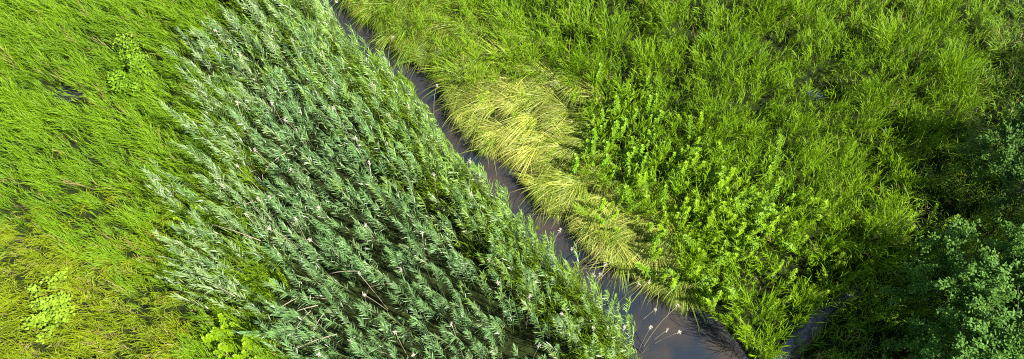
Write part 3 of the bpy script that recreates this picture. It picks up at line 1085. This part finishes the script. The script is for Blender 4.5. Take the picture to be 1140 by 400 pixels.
CREEK = [((606, 300), (623, 257), 'pale dry reed stalk at the creek edge, uppermost of the lower reach'),
         ((650, 250), (637, 277), 'pale dry seed head lying over the brown water'),
         ((661, 262), (661, 306), 'thin dry stalk standing straight in the brown water'),
         ((660, 340), (674, 295), 'dry reed stalk whose pale head shows on brown water'),
         ((648, 335), (668, 306), 'dry reed stalk with small head against the reed edge'),
         ((690, 335), (711, 317), 'left of two dry stalks reaching parallel across the creek'),
         ((688, 345), (722, 314), 'right of two dry stalks reaching parallel across the creek'),
         ((702, 372), (729, 345), 'dry stalk with two pale tufts over the dark lower creek'),
         ((716, 388), (754, 341), 'long thin dry stalk reaching up to the overhanging grass'),
         ((714, 394), (742, 368), 'dry stalk bundled at the bottom of the creek, thicker'),
         ((716, 392), (756, 370), 'dry stalk bundled at the bottom of the creek, lying most level'),
         ((712, 390), (724, 365), 'short dry stalk of the bundle at the bottom of the creek'),
         ((482, 125), (486, 96), 'dry stalk leaning over the upper creek'),
         ((430, 70), (437, 42), 'dry stalk by the narrow upper creek'),
         ((362, 14), (374, 2), 'dry stalk at the top edge of the creek')]
for b, h_, lab in CREEK:
    Hd = ground_at(np.float64(h_[0]), np.float64(h_[1]), 0.95)
    B = ground_at(np.float64(b[0]), np.float64(b[1]), 0.1)
    B[2] = -0.1
    dry_stalk(B, Hd, lab, plume=0.09, sag=0.06)

HEADS = [(303, 115), (372, 121), (396, 155), (411, 182), (431, 161), (433, 128), (318, 134), (285, 168), (523, 180), (483, 195), (325, 190), (264, 115), (301, 220), (335, 291),
         (400, 305), (405, 328), (345, 267), (555, 315), (503, 362), (525, 217), (407, 251), (264, 185), (250, 208), (288, 222), (372, 92), (240, 35), (268, 62), (355, 232), (446, 300), (470, 260),
         (390, 380), (440, 370), (545, 290), (590, 330), (625, 350), (600, 385), (660, 365), (355, 395), (460, 395), (300, 255), (325, 45), (360, 60), (415, 95), (455, 120), (330, 245), (275, 240), (695, 365)]
for i, (u, v) in enumerate(HEADS):
    z = 1.75 + 0.2 * random.random()
    Hd = ground_at(np.float64(u), np.float64(v), z)
    B = Hd + np.array([random.uniform(-0.15, 0.45), random.uniform(-0.4, 0.15), 0])
    B[2] = float(ground_z(B[:1], B[1:2])[0])
    zone = ('upper' if v < 133 else 'middle' if v < 267 else 'lower') + (' left' if u < 340 else ' right' if u > 460 else '')
    dry_stalk(B, Hd, 'dry stalk with buff seed head in the %s reed bed' % zone, 'seed heads in the %s reed bed' % zone, plume=0.17)

for i, (pu, pv, qu, qv) in enumerate([(318, 352, 354, 340), (325, 374, 346, 346), (330, 388, 375, 372), (348, 372, 360, 350), (236, 250, 290, 268), (262, 232, 300, 222), (410, 320, 440, 316), (366, 305, 400, 302),
                                      (292, 195, 318, 170), (335, 330, 300, 352), (225, 310, 262, 330)]):
    A = ground_at(np.float64(pu), np.float64(pv), 1.3)
    B = ground_at(np.float64(qu), np.float64(qv), 1.58)
    m = Mesh()
    t = np.linspace(0, 1, 7)[:, None]
    d = B - A
    root = np.array([A[0] - d[0] * 0.5, A[1] - d[1] * 0.5, float(ground_z(A[:1] - d[0] * 0.5, A[1:2] - d[1] * 0.5)[0])])
    pts = np.concatenate([np.linspace(root, A, 4)[:-1], A + d * t + np.array([0, 0, 0.08]) * np.sin(t * math.pi)])
    m.tube(pts - root, 0.007, np.array([0.36, 0.29, 0.19]), 5)
    o = link('broken_reed_stalk', m.build('broken_reed_stalk'), M_DRY, loc=tuple(root))
    tag(o, 'bare buff broken reed stalk bent across the living reeds', 'dry stalk', 'broken stalks across the reed bed')

# ------------------------------------------------------------------ trees on the right
def tree(u, v, z, height, r, n, label, seed, group=None, c0=(0.034, 0.088, 0.009), c1=(0.090, 0.182, 0.026)):
    g = np.random.default_rng(seed)
    p = ground_at(np.float64(u), np.float64(v), z)
    gz = float(ground_z(p[:1], p[1:2])[0])
    e = link('tree', None, loc=(float(p[0]), float(p[1]), gz))
    tag(e, label, 'tree', group)
    tm, bm, lm = Mesh(), Mesh(), Mesh()
    tp = np.array([[0, 0, -0.1], [0.05, 0.02, height * 0.25], [0.02, 0.1, height * 0.5], [-0.05, 0.05, height * 0.82]])
    tm.tube(tp, np.array([0.14, 0.11, 0.08, 0.03]) * height / 5, np.array([0.1, 0.08, 0.06]), 8)
    ncl = int(75 * (r / 1.8) ** 2) + 14
    P, D, F = [], [], []
    for c in range(ncl):
        a = g.uniform(0, 6.28)
        q = math.sqrt(g.random())
        zz = height * (0.25 + 0.72 * g.random() ** 0.8)
        lim = r * math.sqrt(max(0.05, 1 - ((zz / height - 0.5) / 0.55) ** 2))
        cen = np.array([q * lim * math.cos(a), q * lim * math.sin(a), zz])
        st = tp[0] + (tp[3] - tp[0]) * min(0.95, zz / height * 0.75)
        t = np.linspace(0, 1, 5)[:, None]
        bm.tube(st + (cen - st) * t + np.array([0, 0, 0.15]) * np.sin(t * math.pi), np.linspace(0.022, 0.004, 5) * height / 5, np.array([0.1, 0.08, 0.06]), 5)
        k = n // ncl
        # sprays: short twigs through the clump, leaves along them
        tw = 9
        for s in range(tw):
            dd = nrm(g.normal(0, 1, (1, 3)) + (cen / max(0.3, np.linalg.norm(cen)))[None] * 0.5 + np.array([[0, 0, 0.35]]))[0]
            ln = g.uniform(0.3, 0.62)
            tt = g.random(k // tw)
            pp = cen + dd * (tt * ln)[:, None] + g.normal(0, 0.035, (k // tw, 3))
            P.append(pp)
            D.append(dd[None] * 0.6 + g.normal(0, 0.7, (k // tw, 3)) + np.array([0, 0, 0.25]))
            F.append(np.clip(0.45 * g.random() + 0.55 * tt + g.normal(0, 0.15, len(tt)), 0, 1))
    P, D, F = np.concatenate(P), np.concatenate(D), np.concatenate(F)
    D[:, 2] = np.clip(D[:, 2], -0.5, 0.7)
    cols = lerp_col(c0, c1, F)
    D1 = D + np.array([0, 0, -0.4])
    lm.blades(P, D, D1, g.uniform(0.042, 0.08, len(P)), g.uniform(0.022, 0.038, len(P)), cols, cols * 1.1, ns=2, prof=[0.5, 1.0], twist=g.normal(0, 0.35, len(P)))
    tr = link('trunk', tm.build('trunk'), M_BARK, e)
    link('limbs', bm.build('limbs'), M_BARK, e)
    link('crown', lm.build('crown'), M_TREE, e)


tree(1130, 386, 1.6, 2.6, 2.2, 95000, 'large dark green tree filling the bottom right corner', 11)
tree(1184, 186, 1.8, 2.5, 1.35, 26000, 'smaller tree half cut by the right edge, above the corner tree', 12)
tree(1410, 95, 2.6, 4.2, 1.5, 12000, 'tree just beyond the right edge shading the dark upper right grass', 13)
tree(1480, 330, 3.2, 4.8, 1.8, 14000, 'tallest tree beyond the right edge shading the corner', 14)
tree(1410, 500, 3.0, 4.4, 1.8, 14000, 'tall tree beyond the bottom right corner', 15)
